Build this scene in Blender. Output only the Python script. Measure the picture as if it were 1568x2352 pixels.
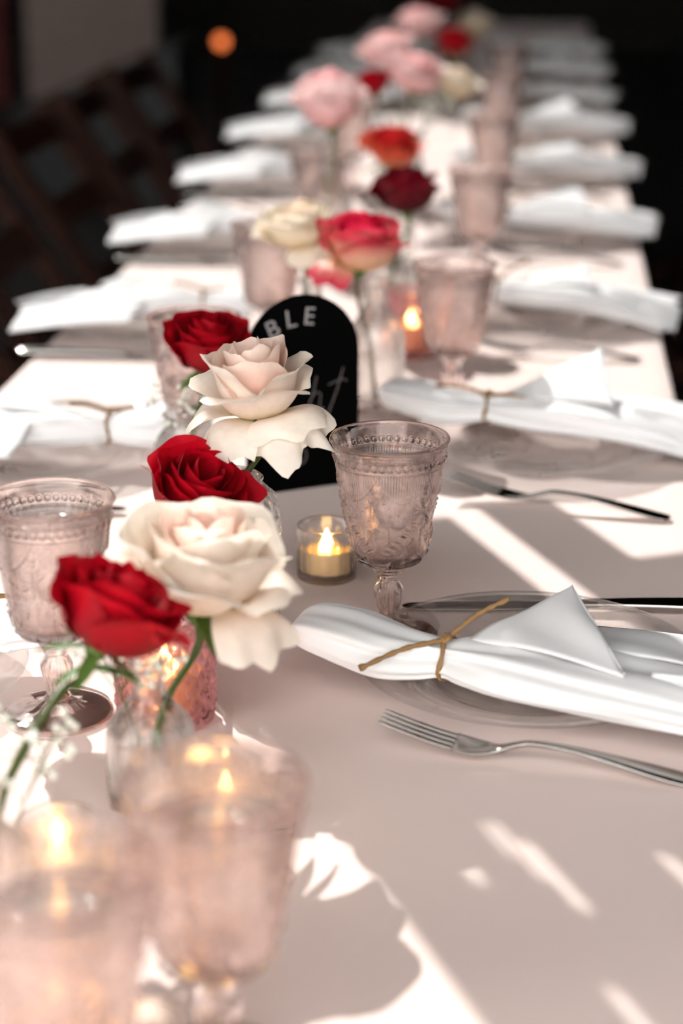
import bpy, math, random
import numpy as np
from mathutils import Vector, Matrix

for _o in list(bpy.data.objects):
    bpy.data.objects.remove(_o)
scene = bpy.context.scene
COL = scene.collection
T = 0.75                                    # height of the table top
PI = math.pi

# ------------------------------------------------------------------ camera
cam_d = bpy.data.cameras.new('camera')
cam = bpy.data.objects.new('camera', cam_d)
COL.objects.link(cam)
YAW, PITCH = math.asin(.0998), math.asin(.3187)
cam.location = (0, 0, T + .588)
cam.rotation_euler = (PI / 2 - PITCH, 0, YAW)
cam_d.sensor_fit = 'VERTICAL'
cam_d.sensor_height = 36
cam_d.lens = 4500 / 2352 * 36
cam_d.clip_start = .02
cam_d.dof.use_dof = True
cam_d.dof.focus_distance = 1.50
cam_d.dof.aperture_fstop = 3.3
scene.camera = cam

# ------------------------------------------------------------------ world, sun, exposure
w = bpy.data.worlds.new('sky')
scene.world = w
w.use_nodes = True
w.node_tree.nodes['Background'].inputs[0].default_value = (1, .975, .95, 1)
w.node_tree.nodes['Background'].inputs[1].default_value = 2.1
SUN_AZ = math.radians(25)                   # sun stands ahead and to the left, 25 deg off the table axis
SUN_EL = math.radians(35)
sd = bpy.data.lights.new('sun', 'SUN')
sd.energy = 3.2
sd.angle = math.radians(.28)
sd.color = (1, .97, .93)
sun = bpy.data.objects.new('sun', sd)
COL.objects.link(sun)
_l = Vector((math.sin(SUN_AZ) * math.cos(SUN_EL), -math.cos(SUN_AZ) * math.cos(SUN_EL), -math.sin(SUN_EL)))
sun.rotation_euler = _l.to_track_quat('-Z', 'Y').to_euler()
sun.location = (-4, 8, 9)
vs = scene.view_settings
vs.view_transform = 'Standard'
vs.look = 'None'
vs.gamma = 1
vs.exposure = 1.0
vs.use_curve_mapping = False
cy = scene.cycles
cy.use_denoising = True
cy.max_bounces = 10
cy.transmission_bounces = 10
cy.transparent_max_bounces = 10
cy.glossy_bounces = 4
cy.diffuse_bounces = 3
cy.use_adaptive_sampling = True
cy.adaptive_threshold = .1
cy.adaptive_min_samples = 12
cy.use_light_tree = False
w.cycles.sampling_method = 'NONE'
cy.sample_clamp_indirect = 6
cy.caustics_refractive = True
cy.caustics_reflective = True
cy.blur_glossy = 0


# ------------------------------------------------------------------ materials
def newmat(name):
    m = bpy.data.materials.new(name)
    m.use_nodes = True
    nt = m.node_tree
    for n in list(nt.nodes):
        nt.nodes.remove(n)
    out = nt.nodes.new('ShaderNodeOutputMaterial')
    return m, nt, out


def N(nt, t, **kw):
    n = nt.nodes.new(t)
    for k, v in kw.items():
        if k in n.inputs:
            n.inputs[k].default_value = v
        else:
            setattr(n, k, v)
    return n


def c4(c):
    return (c[0], c[1], c[2], 1)


def bump(nt, scale, strength, dist=.001, kind='noise', detail=3, sc3=None):
    tc = N(nt, 'ShaderNodeTexCoord')
    vec = tc.outputs['Object']
    if sc3:
        mp = N(nt, 'ShaderNodeMapping')
        mp.inputs['Scale'].default_value = sc3
        nt.links.new(vec, mp.inputs[0])
        vec = mp.outputs[0]
    tx = N(nt, 'ShaderNodeTexNoise', Scale=scale, Detail=detail)
    nt.links.new(vec, tx.inputs['Vector'])
    b = N(nt, 'ShaderNodeBump', Strength=strength, Distance=dist)
    nt.links.new(tx.outputs[0], b.inputs['Height'])
    return b, tx


def plain(name, col, rough=.5, metal=0, spec=.5, bmp=None, var=None):
    m, nt, out = newmat(name)
    p = N(nt, 'ShaderNodeBsdfPrincipled', **{'Base Color': c4(col), 'Roughness': rough, 'Metallic': metal})
    p.inputs['Specular IOR Level'].default_value = spec
    if bmp:
        b, tx = bump(nt, *bmp)
        nt.links.new(b.outputs[0], p.inputs['Normal'])
    if var:
        tc = N(nt, 'ShaderNodeTexCoord')
        mp = N(nt, 'ShaderNodeMapping')
        mp.inputs['Scale'].default_value = var[2]
        tx = N(nt, 'ShaderNodeTexNoise', Scale=var[1], Detail=4)
        nt.links.new(tc.outputs['Object'], mp.inputs[0])
        nt.links.new(mp.outputs[0], tx.inputs['Vector'])
        r = N(nt, 'ShaderNodeValToRGB')
        r.color_ramp.elements[0].position = .35
        r.color_ramp.elements[1].position = .68
        r.color_ramp.elements[0].color = c4(var[0])
        r.color_ramp.elements[1].color = c4(col)
        nt.links.new(tx.outputs[0], r.inputs[0])
        nt.links.new(r.outputs[0], p.inputs['Base Color'])
    nt.links.new(p.outputs[0], out.inputs[0])
    return m


def fabric(name, col, transl=.0, weave=1400, rough=.8):
    m, nt, out = newmat(name)
    p = N(nt, 'ShaderNodeBsdfPrincipled', **{'Base Color': c4(col), 'Roughness': rough})
    p.inputs['Specular IOR Level'].default_value = .25
    p.inputs['Sheen Weight'].default_value = .15
    tc = N(nt, 'ShaderNodeTexCoord')
    mp = N(nt, 'ShaderNodeMapping')
    mp.inputs['Rotation'].default_value = (0, 0, .7)
    nt.links.new(tc.outputs['Object'], mp.inputs[0])
    wv = N(nt, 'ShaderNodeTexWave', Scale=weave, Distortion=.5)
    nt.links.new(mp.outputs[0], wv.inputs['Vector'])
    b1 = N(nt, 'ShaderNodeBump', Strength=.05, Distance=.0004)
    nt.links.new(wv.outputs[1], b1.inputs['Height'])
    ns = N(nt, 'ShaderNodeTexNoise', Scale=9, Detail=4)
    nt.links.new(tc.outputs['Object'], ns.inputs['Vector'])
    b2 = N(nt, 'ShaderNodeBump', Strength=.15, Distance=.006)
    nt.links.new(ns.outputs[0], b2.inputs['Height'])
    nt.links.new(b1.outputs[0], b2.inputs['Normal'])
    nt.links.new(b2.outputs[0], p.inputs['Normal'])
    s = p.outputs[0]
    if transl:
        tr = N(nt, 'ShaderNodeBsdfTranslucent', Color=c4(col))
        mx = N(nt, 'ShaderNodeMixShader')
        mx.inputs[0].default_value = transl
        nt.links.new(s, mx.inputs[1])
        nt.links.new(tr.outputs[0], mx.inputs[2])
        s = mx.outputs[0]
    nt.links.new(s, out.inputs[0])
    return m


def glass(name, col, ior=1.45, clear=.4, rough=.0, tcol=None, haze=0):
    """clear = share of the light that goes straight through (thin pressed glass), the rest refracts"""
    m, nt, out = newmat(name)
    g = N(nt, 'ShaderNodeBsdfGlass', Color=c4(col), IOR=ior, Roughness=rough)
    t = N(nt, 'ShaderNodeBsdfTransparent', Color=c4(tcol or col))
    mx = N(nt, 'ShaderNodeMixShader')
    mx.inputs[0].default_value = clear
    nt.links.new(g.outputs[0], mx.inputs[1])
    nt.links.new(t.outputs[0], mx.inputs[2])
    s = mx.outputs[0]
    if haze:                                   # fine bubbles, and white painted in for sunlight refracted through the bowl
        tc = N(nt, 'ShaderNodeTexCoord')
        ns = N(nt, 'ShaderNodeTexNoise', Scale=55, Detail=6, Distortion=1.5)
        nt.links.new(tc.outputs['Object'], ns.inputs['Vector'])
        mr = N(nt, 'ShaderNodeMapRange')
        mr.inputs[1].default_value = .35
        mr.inputs[2].default_value = .75
        mr.inputs[4].default_value = haze * 2
        nt.links.new(ns.outputs[0], mr.inputs[0])
        d = N(nt, 'ShaderNodeBsdfDiffuse', Color=(.95, .93, .92, 1))
        tr = N(nt, 'ShaderNodeBsdfTranslucent', Color=(.95, .93, .92, 1))
        m2 = N(nt, 'ShaderNodeMixShader')
        m2.inputs[0].default_value = .6
        nt.links.new(d.outputs[0], m2.inputs[1])
        nt.links.new(tr.outputs[0], m2.inputs[2])
        m3 = N(nt, 'ShaderNodeMixShader')
        nt.links.new(mr.outputs[0], m3.inputs[0])
        nt.links.new(s, m3.inputs[1])
        nt.links.new(m2.outputs[0], m3.inputs[2])
        s = m3.outputs[0]
    nt.links.new(s, out.inputs[0])
    return m


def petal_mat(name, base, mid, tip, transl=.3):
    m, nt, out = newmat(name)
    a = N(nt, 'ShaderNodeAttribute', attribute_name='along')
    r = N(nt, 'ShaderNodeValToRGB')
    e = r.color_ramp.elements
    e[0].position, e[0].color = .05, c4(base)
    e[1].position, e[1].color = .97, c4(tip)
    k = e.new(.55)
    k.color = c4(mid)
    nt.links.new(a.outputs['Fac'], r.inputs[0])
    tc = N(nt, 'ShaderNodeTexCoord')
    ns = N(nt, 'ShaderNodeTexNoise', Scale=120, Detail=4)
    nt.links.new(tc.outputs['Object'], ns.inputs['Vector'])
    hs = N(nt, 'ShaderNodeHueSaturation')
    mr = N(nt, 'ShaderNodeMapRange')
    mr.inputs[3].default_value = .86
    mr.inputs[4].default_value = 1.1
    nt.links.new(ns.outputs[0], mr.inputs[0])
    nt.links.new(mr.outputs[0], hs.inputs['Value'])
    nt.links.new(r.outputs[0], hs.inputs['Color'])
    p = N(nt, 'ShaderNodeBsdfPrincipled', Roughness=.55)
    p.inputs['Specular IOR Level'].default_value = .22
    bp = N(nt, 'ShaderNodeBump', Strength=.2, Distance=.001)
    nt.links.new(ns.outputs[0], bp.inputs['Height'])
    nt.links.new(bp.outputs[0], p.inputs['Normal'])
    tr = N(nt, 'ShaderNodeBsdfTranslucent')
    mx = N(nt, 'ShaderNodeMixShader')
    mx.inputs[0].default_value = transl
    nt.links.new(hs.outputs[0], p.inputs['Base Color'])
    nt.links.new(hs.outputs[0], tr.inputs['Color'])
    nt.links.new(p.outputs[0], mx.inputs[1])
    nt.links.new(tr.outputs[0], mx.inputs[2])
    nt.links.new(mx.outputs[0], out.inputs[0])
    return m


def emit(name, col, strength):
    m, nt, out = newmat(name)
    e = N(nt, 'ShaderNodeEmission', Color=c4(col), Strength=strength)
    nt.links.new(e.outputs[0], out.inputs[0])
    return m


M = {}
M['cloth'] = fabric('pink_cloth', (.80, .655, .605), weave=900)
M['napkin'] = fabric('white_napkin', (.93, .935, .94), transl=.18, weave=1100)
M['gobo'] = fabric('gobo', (.04, .037, .034))
M['pink_glass'] = glass('pink_glass', (.986, .932, .917), 1.47, .38, .012, tcol=(.984, .93, .914))
M['rose_glass'] = glass('rose_glass', (.97, .82, .83), 1.5, .32, .012, tcol=(.96, .78, .79))
M['clear_glass'] = glass('clear_glass', (.99, .99, .985), 1.5, .38, .012)
M['plate_glass'] = glass('plate_glass', (.99, .992, .99), 1.45, .66, .012)
M['water'] = glass('water', (.995, .99, .985), 1.22, .5, .01, haze=.15)
M['ice'] = glass('ice', (.99, .99, .99), 1.12, .4, .03, haze=.16)
M['steel'] = plain('steel', (.38, .362, .342), .06, 1)
M['stem'] = plain('rose_stem', (.055, .085, .012), .5, bmp=(60, .3, .002))
M['stem_brown'] = plain('rose_stem_brown', (.12, .09, .04), .5, bmp=(60, .3, .002))
M['sepal'] = plain('sepal', (.065, .13, .02), .5)
M['leaf'] = plain('leaf', (.06, .14, .02), .45, bmp=(80, .3, .002))
M['wax'] = plain('wax', (.92, .64, .33), .45)
M['flame'] = emit('flame', (1, .60, .20), 9)
M['twine'] = plain('twine', (.29, .165, .065), .9, bmp=(900, .6, .001))
M['black'] = plain('black_board', (.0022, .0022, .0022), .8, spec=.0)
M['paint'] = plain('white_paint', (.28, .265, .27), .7)
M['faint'] = plain('faint_paint', (.085, .075, .075), .7)
M['wood'] = plain('dark_wood', (.046, .013, .006), .5, spec=.12, var=((.012, .004, .0025), 14, (1, 1, 14)))
M['floor'] = plain('floor_boards', (.012, .008, .006), .6, var=((.006, .004, .003), 4, (6, .6, 1)))
M['wall'] = plain('dark_wall', (.008, .007, .006), .8, bmp=(30, .2, .002))
M['wall_pale'] = plain('pale_panel', (.42, .33, .29), .8, bmp=(30, .2, .002))
M['maroon'] = plain('maroon_cloth', (.16, .03, .03), .8)
M['ceil'] = plain('ceiling_boards', (.02, .016, .014), .8)
M['under'] = plain('table_wood', (.30, .22, .15), .5, var=((.2, .14, .09), 10, (1, 12, 1)))
M['blossom'] = plain('tiny_blossom', (.80, .82, .72), .7)
M['teal_black'] = plain('case_black', (.006, .010, .011), .5)
M['bulb'] = emit('bulb', (1, .22, .06), 1.0)

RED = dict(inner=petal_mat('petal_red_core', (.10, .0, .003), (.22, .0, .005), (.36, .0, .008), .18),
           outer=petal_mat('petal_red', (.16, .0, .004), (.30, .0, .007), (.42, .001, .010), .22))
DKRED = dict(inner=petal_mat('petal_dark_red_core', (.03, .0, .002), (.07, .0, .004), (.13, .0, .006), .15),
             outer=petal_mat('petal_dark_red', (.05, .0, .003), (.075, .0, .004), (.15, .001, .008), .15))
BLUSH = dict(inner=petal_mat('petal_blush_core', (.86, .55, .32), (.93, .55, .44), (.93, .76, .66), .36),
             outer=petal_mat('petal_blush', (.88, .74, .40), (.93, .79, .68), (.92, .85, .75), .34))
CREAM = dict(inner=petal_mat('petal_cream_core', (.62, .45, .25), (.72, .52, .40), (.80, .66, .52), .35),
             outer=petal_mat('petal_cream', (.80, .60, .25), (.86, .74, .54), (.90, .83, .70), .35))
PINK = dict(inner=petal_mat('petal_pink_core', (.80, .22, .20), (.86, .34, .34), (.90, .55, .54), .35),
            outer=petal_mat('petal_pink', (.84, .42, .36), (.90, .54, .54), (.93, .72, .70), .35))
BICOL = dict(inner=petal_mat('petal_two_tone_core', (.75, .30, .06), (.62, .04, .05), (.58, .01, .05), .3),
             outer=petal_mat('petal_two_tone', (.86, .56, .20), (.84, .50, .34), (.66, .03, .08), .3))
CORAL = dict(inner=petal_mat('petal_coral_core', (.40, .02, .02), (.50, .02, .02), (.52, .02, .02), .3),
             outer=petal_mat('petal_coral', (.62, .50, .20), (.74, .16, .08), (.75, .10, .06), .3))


# ------------------------------------------------------------------ builders
def mesh(name, verts, faces, mat, smooth=True, attr=None):
    me = bpy.data.meshes.new(name)
    me.from_pydata([tuple(map(float, v)) for v in verts], [], faces)
    if smooth:
        me.polygons.foreach_set('use_smooth', [True] * len(me.polygons))
    if attr is not None:
        a = me.attributes.new('along', 'FLOAT', 'POINT')
        a.data.foreach_set('value', np.asarray(attr, dtype=np.float32))
    me.materials.append(mat)
    me.update()
    return me


def put(name, me, parent=None, loc=None, rot=None, label=None):
    o = bpy.data.objects.new(name, me)
    COL.objects.link(o)
    if parent:
        o.parent = parent
    if loc is not None:
        o.location = loc
    if rot is not None:
        o.rotation_euler = rot
    if label:
        o['label'] = label
    return o


def part(name, verts, faces, mat, parent, smooth=True, attr=None, label=None):
    return put(name, mesh(name, verts, faces, mat, smooth, attr), parent, label=label)


def tag(o, label, cat, group=None, kind=None):
    o['label'] = label
    o['category'] = cat
    if group:
        o['group'] = group
    if kind:
        o['kind'] = kind
    return o


def thing(name, label, cat, loc=(0, 0, 0), rz=0, group=None):
    o = bpy.data.objects.new(name, None)
    o.empty_display_size = .02
    COL.objects.link(o)
    o.location = loc
    o.rotation_euler = (0, 0, rz)
    return tag(o, label, cat, group)


def struct(name, verts, faces, mat, smooth=False):
    o = put(name, mesh(name, verts, faces, mat, smooth))
    o['kind'] = 'structure'
    return o


def box(x0, x1, y0, y1, z0, z1):
    v = [(x, y, z) for x in (x0, x1) for y in (y0, y1) for z in (z0, z1)]
    f = [(0, 1, 3, 2), (4, 6, 7, 5), (0, 4, 5, 1), (2, 3, 7, 6), (0, 2, 6, 4), (1, 5, 7, 3)]
    return v, f


def join(*pieces):
    V, F = [], []
    for v, f in pieces:
        o = len(V)
        V += [tuple(p) for p in v]
        F += [tuple(i + o for i in q) for q in f]
    return V, F


def gridfaces(nu, nv, wrapu=False, wrapv=False):
    F = []
    for i in range(nu if wrapu else nu - 1):
        for j in range(nv if wrapv else nv - 1):
            a = i * nv + j
            b = ((i + 1) % nu) * nv + j
            c = ((i + 1) % nu) * nv + (j + 1) % nv
            d = i * nv + (j + 1) % nv
            F.append((a, b, c, d))
    return F


def lathe(prof, n=64, disp=None, wrap=True):
    """prof: list of (r, z); closed loop when wrap. disp(theta[n], r[m], z[m]) -> radius grid"""
    P = np.array(prof, float)
    th = np.linspace(0, 2 * PI, n, endpoint=False)
    R = np.repeat(P[None, :, 0], n, 0)
    Z = np.repeat(P[None, :, 1], n, 0)
    if disp is not None:
        R = R + disp(th[:, None], Z)
    V = np.stack([R * np.cos(th)[:, None], R * np.sin(th)[:, None], Z], -1).reshape(-1, 3)
    return V, gridfaces(n, len(P), True, wrap)


def dense(pts, n):
    """resample a polyline by smooth (Catmull-Rom) interpolation"""
    P = np.array(pts, float)
    Q = np.vstack([2 * P[0] - P[1], P, 2 * P[-1] - P[-2]])
    out = []
    for u in np.linspace(0, len(P) - 1 - 1e-9, n):
        i = int(u)
        t = u - i
        a, b, c, d = Q[i], Q[i + 1], Q[i + 2], Q[i + 3]
        out.append(.5 * ((2 * b) + (-a + c) * t + (2 * a - 5 * b + 4 * c - d) * t * t + (-a + 3 * b - 3 * c + d) * t ** 3))
    return np.array(out)


def tube(path, rad, n=10, cap=True, rdisp=None):
    P = np.array(path, float)
    m = len(P)
    rad = np.broadcast_to(np.array(rad, float), (m,))
    tang = np.gradient(P, axis=0)
    tang /= np.linalg.norm(tang, axis=1)[:, None] + 1e-12
    up = np.array([0, 0, 1.0]) if abs(tang[0][2]) < .9 else np.array([1.0, 0, 0])
    V = []
    nrm = np.cross(tang[0], up)
    nrm /= np.linalg.norm(nrm)
    for i in range(m):
        nrm = nrm - tang[i] * (nrm @ tang[i])
        nrm /= np.linalg.norm(nrm) + 1e-12
        b = np.cross(tang[i], nrm)
        for j in range(n):
            a = 2 * PI * j / n
            r = rad[i] * (1 + (rdisp(i, a) if rdisp else 0))
            V.append(P[i] + r * (math.cos(a) * nrm + math.sin(a) * b))
    F = gridfaces(m, n, False, True)
    if cap:
        F.append(tuple(range(n))[::-1])
        F.append(tuple((m - 1) * n + j for j in range(n)))
    return V, F


# ================================================================== the room
X0, X1, Y0, Y1, ZC = -6.0, 4.0, -.9, 14.5, 7.0
struct('floor', *box(X0, X1, Y0 - 3, Y1, -.05, 0), M['floor'])
struct('wall_left', *box(X0 - .15, X0, Y0, Y1, 0, ZC), M['wall'])
struct('wall_right', *box(X1, X1 + .15, Y0, Y1, 0, ZC), M['wall'])
struct('wall_back', *box(X0 - .15, X1 + .15, Y1, Y1 + .15, 0, ZC), M['wall'])
# the end behind the camera is one wide open doorway under a deep lintel
struct('wall_front', *join(box(X0 - .15, X1 + .15, Y0 - .15, Y0, 3.8, ZC), box(X0 - .15, -3.4, Y0 - .15, Y0, 0, 3.8), box(1.5, X1 + .15, Y0 - .15, Y0, 0, 3.8)), M['wall'])
# ceiling with an added opening, sized so the sun misses the table's far end
SH_ = (ZC - T) / math.tan(SUN_EL)
SX0, SX1 = -.72 - SH_ * math.sin(SUN_AZ), .27 - SH_ * math.sin(SUN_AZ)
SY0, SY1 = .3 + SH_ * math.cos(SUN_AZ), 4.85 + SH_ * math.cos(SUN_AZ)
struct('ceiling', *join(box(X0, SX0, Y0, Y1, ZC, ZC + .12), box(SX1, X1, Y0, Y1, ZC, ZC + .12),
                        box(SX0, SX1, Y0, SY0, ZC, ZC + .12), box(SX0, SX1, SY1, Y1, ZC, ZC + .12)), M['ceil'])
# unseen panels added overhead, slotted to pattern sun and shade on the table
KX, KY = math.sin(SUN_AZ), math.cos(SUN_AZ)


def uv2xy(u, v):
    return KY * u - KX * v, KX * u + KY * v


def gobo(u0, u1, v0, v1, label, sag=.03, hang=1.55, holes=(), z_add=0):
    L = hang / math.tan(SUN_EL)
    us = sorted({u0, u1, *[h[0] for h in holes], *[h[1] for h in holes], *np.linspace(u0, u1, 5)})
    vv = sorted({v0, v1, *[h[2] for h in holes], *[h[3] for h in holes], *np.linspace(v0, v1, 13)})
    V, F = [], []
    for u in us:
        for v in vv:
            x, y = uv2xy(u, v + L)
            V.append((x, y, T + hang + z_add))
    nv = len(vv)
    for i in range(len(us) - 1):
        for j in range(nv - 1):
            cu, cv = (us[i] + us[i + 1]) / 2, (vv[j] + vv[j + 1]) / 2
            if any(h[0] < cu < h[1] and h[2] < cv < h[3] for h in holes):
                continue
            F.append((i * nv + j, (i + 1) * nv + j, (i + 1) * nv + j + 1, i * nv + j + 1))
    o = put('sun_gobo', mesh('sun_gobo', V, F, M['gobo'], False))
    md = o.modifiers.new('thick', 'SOLIDIFY')
    md.thickness = .004
    return tag(o, label, 'gobo', 'unseen shade panels added above the table')


gobo(.366, .668, .1, 1.60, 'widest unseen slotted panel added to shade the table near the camera',
      holes=((.422, .428, .955, .99), (.455, .458, .98, 1.03), (.4615, .465, .945, 1.03), (.4675, .4735, .905, 1.00), (.478, .545, 1.09, 1.235), (.443, .449, .775, .83), (.542, .548, .90, .955)))
gobo(.702, .778, .1, 1.62, 'narrowest unseen panel added to shade the table near the camera')
gobo(.778, 1.5, .1, 1.44, 'unseen panel added to shade the table beyond the narrow panel', z_add=.0)

# the dim far end of the hall
YP = 11.0
struct('wall_partition', *box(-2.86, -2.12, YP - .06, YP, .0, 2.4), M['wall_pale'])
o = put('wall_banner', mesh('wall_banner', *box(-3.35, -2.98, YP - .05, YP - .02, 0, 1.6), M['maroon'], False))
tag(o, 'dark maroon cloth hanging in the dark beside the pale wall panel', 'banner')
# black upright case with a slanted lid standing before the pale panel
tc = thing('instrument_case', 'black case with a slanted top before the pale wall panel', 'case', (-1.62, 7.6, 0))
V = [(-.42, 0, 0), (.22, 0, 0), (.22, 0, .62), (-.42, 0, .36), (-.42, .3, 0), (.22, .3, 0), (.22, .3, .62), (-.42, .3, .36)]
F = [(0, 1, 2, 3), (5, 4, 7, 6), (4, 0, 3, 7), (1, 5, 6, 2), (3, 2, 6, 7), (4, 5, 1, 0)]
part('body', V, F, M['teal_black'], tc, False)
V = [(-.44, -.01, .365), (.24, -.01, .64), (.24, -.01, .66), (-.44, -.01, .385), (-.44, .31, .365), (.24, .31, .64), (.24, .31, .66), (-.44, .31, .385)]
part('lid', V, F, M['teal_black'], tc, False)

# ================================================================== table and cloth
TX0, TX1, TY0, TY1 = -.607, .157, .15, 7.4
tb = thing('banquet_table', 'long wooden banquet table under the pink cloth', 'table', ((TX0 + TX1) / 2, 3.7, 0))
hw = (TX1 - TX0) / 2
part('tabletop', *box(-hw + .006, hw - .006, TY0 - 3.7 + .01, TY1 - 3.7 - .01, T - .045, T - .006), M['under'], tb, False)
for yy in (-3.3, -1.1, 1.1, 3.3):
    for s in (-1, 1):
        part('leg', *box(s * (hw - .09) - .025, s * (hw - .09) + .025, yy - .025, yy + .025, 0, T - .045), M['under'], tb, False)
rng = np.random.default_rng(3)
ys = np.linspace(TY0, TY1, 260)
drop = [(.0, 0), (.004, -.0015), (.007, -.006), (.009, -.02), (.014, -.08), (.02, -.16), (.026, -.25)]
nx = 26
V = []
for y in ys:
    wl = .5 * math.sin(y * 19) + .35 * math.sin(y * 43 + 1) + .3 * math.sin(y * 7.3)
    wr = .5 * math.sin(y * 17 + 2) + .35 * math.sin(y * 39) + .3 * math.sin(y * 6.1)
    row = [(TX0 - dx - (-dz) * .07 * wl, y, T + dz) for dx, dz in drop[::-1]]
    for i in range(1, nx):
        x = TX0 + (TX1 - TX0) * i / nx
        row.append((x, y, T))
    row += [(TX1 + dx + (-dz) * .07 * wr, y, T + dz) for dx, dz in drop]
    V += row
m = len(V) // len(ys)
o = put('tablecloth', mesh('tablecloth', V, gridfaces(len(ys), m), M['cloth']))
tag(o, 'pale pink tablecloth covering the long banquet table', 'tablecloth')


# ================================================================== goblets
def leaf_bump(th, z, tc_, zc, ang, L, W, R=.037):
    dx = np.angle(np.exp(1j * (th - tc_))) * R
    dz = z - zc
    a = dx * math.cos(ang) + dz * math.sin(ang)
    b = -dx * math.sin(ang) + dz * math.cos(ang)
    q = (a / L) ** 2 + (b / W) ** 2
    return np.clip(1 - q, 0, 1) ** .6


def dot(th, z, tc_, zc, r, R=.037):
    dx = np.angle(np.exp(1j * (th - tc_))) * R
    return np.sqrt(np.clip(1 - (dx ** 2 + (z - zc) ** 2) / r ** 2, 0, 1))


def goblet_relief(th, z):
    h = np.zeros(np.broadcast_shapes(th.shape, z.shape))
    # rounded lip
    h += .0006 * np.exp(-((z - .1635) / .0018) ** 2)
    # bead row between two fine rings
    nb = 44
    ph = (th * nb / (2 * PI)) % 1 - .5
    dx = ph * 2 * PI / nb * .0435
    h += .0013 * np.sqrt(np.clip(1 - (dx ** 2 + (z - .1505) ** 2) / .0024 ** 2, 0, 1))
    h += .0008 * np.exp(-((z - .1462) / .0009) ** 2)
    # scalloped band of fine ribs: six swags
    sw = (th * 6 / (2 * PI)) % 1
    low = .1425 - .0195 * np.sin(PI * sw) ** .75
    inband = (z < .1455) & (z > low)
    h += np.where(inband, .00038 * (.5 + .5 * np.cos(th * 120)), 0)
    h += .0009 * np.exp(-((z - low) / .0010) ** 2) * (z < .146)
    for k in range(6):
        t0 = k * PI / 3
        h = np.maximum(h, .0011 * dot(th, z, t0, .1335, .0030))
        h = np.maximum(h, .0009 * dot(th, z, t0, .1285, .0018))
    for k in range(3):
        t0 = k * 2 * PI / 3
        # daisy of twelve petals
        dx = np.angle(np.exp(1j * (th - t0))) * .0375
        dz = z - .1135
        rr = np.sqrt(dx ** 2 + dz ** 2)
        an = np.arctan2(dz, dx)
        pet = np.clip(np.cos(an * 7), -.2, 1)
        h += np.where(rr < .0125, .0013 * np.clip(pet, 0, 1) ** .6 * np.clip(rr / .006, 0, 1) * np.clip((.0125 - rr) / .003, 0, 1), 0)
        h += .0013 * dot(th, z, t0, .1135, .0028)
        # drops under the daisy
        for j, zz in enumerate((.0985, .0940, .0895, .0850, .0805)):
            h = np.maximum(h, .0009 * leaf_bump(th, z, t0, zz, PI / 2, .0021, .0014))
        for s in (-1, 1):
            # bead garland up to the next swag tip
            for j in range(6):
                f = j / 5
                h = np.maximum(h, .0008 * dot(th, z, t0 + s * (.42 + f * .5), .1095 + .014 * f ** 1.6, .0015))
            # leaf spray curling down and out
            for j in range(6):
                f = j / 5
                tc_ = t0 + s * (.14 + .62 * f)
                zc = .100 - .022 * f ** .8
                h += .0005 * dot(th, z, tc_, zc, .0022)
                h = np.maximum(h, .0012 * leaf_bump(th, z, tc_ + s * .11, zc + .0035, s * .35, .0052, .0019))
                if j % 2:
                    h = np.maximum(h, .0011 * leaf_bump(th, z, tc_ - s * .02, zc - .0055, s * -1.0, .0042, .0016))
    # twelve broad facets at the foot of the bowl
    h += np.where(z < .078, -.0006 * np.abs(np.cos(th * 6)), 0) * np.clip((.078 - z) / .004, 0, 1)
    return h


def bowl_r(z):
    return np.interp(z, [.0615, .063, .0655, .070, .076, .10, .130, .150, .165], [.0135, .021, .0262, .0290, .0305, .0342, .0392, .0425, .0462])


zo = np.concatenate([np.linspace(.0615, .068, 8), np.linspace(.069, .163, 116)])
outer = [(float(bowl_r(z)), float(z)) for z in zo]
lip = [(.0462, .1642), (.0456, .1650), (.0447, .1648), (.0441, .1640)]
zi = np.linspace(.162, .076, 16)
inner = [(float(bowl_r(z)) - .0028, float(z)) for z in zi] + [(.0262, .0725), (.021, .0705), (.012, .0698), (.0004, .0696)]
nout = len(outer)


def bowl_disp(th, Z):
    d = np.zeros(Z.shape)
    d[:, :nout] = 1.5 * goblet_relief(th, Z[:, :nout])
    d[:, :6] *= 0
    return d


prof = [(.0004, .0612)] + outer + lip + inner
nout += 1
gob_bowl = mesh('goblet_bowl', *lathe(prof, 600, bowl_disp), M['pink_glass'])
ribs = lambda th, Z: .0007 * np.cos(th * 14) * np.exp(-((Z - .034) / .009) ** 4)
sp = [(.0004, .0610), (.0135, .0608), (.0142, .0595), (.0125, .058), (.0118, .0572), (.0122, .0562), (.0108, .0550), (.0100, .0542), (.0104, .0532),
      (.0092, .0520), (.0088, .0510), (.0092, .0500), (.0082, .0488), (.0083, .047), (.0095, .0445), (.0112, .041), (.0112, .037), (.0103, .032), (.0092, .027),
      (.0083, .022), (.0080, .0195), (.0088, .0165), (.0105, .0135), (.0004, .0133)]
gob_stem = mesh('goblet_stem', *lathe(sp, 112, ribs), M['pink_glass'])
wav = lambda th, Z: .0010 * np.cos(th * 12) * np.exp(-((Z - .0085) / .003) ** 2)
fp = [(.0004, .0131), (.0106, .0131), (.0135, .0105), (.0165, .0078), (.0200, .0062), (.028, .0052), (.036, .0044), (.0385, .0040), (.0398, .0026), (.0394, .0008),
      (.0375, .0004), (.030, .0012), (.02, .0024), (.0004, .0032)]
gob_foot = mesh('goblet_foot', *lathe(fp, 120, wav), M['pink_glass'])


def water_mesh(level):
    zz = np.linspace(level, .078, 8)
    p = [(.0004, level)] + [(.0385 * 0 + float(bowl_r(z)) - .0031, float(z)) for z in zz] + [(.0258, .0728), (.0205, .0709), (.0004, .0700)]
    return mesh('goblet_water', *lathe(p, 72), M['water'])


WATER = {}


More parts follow.
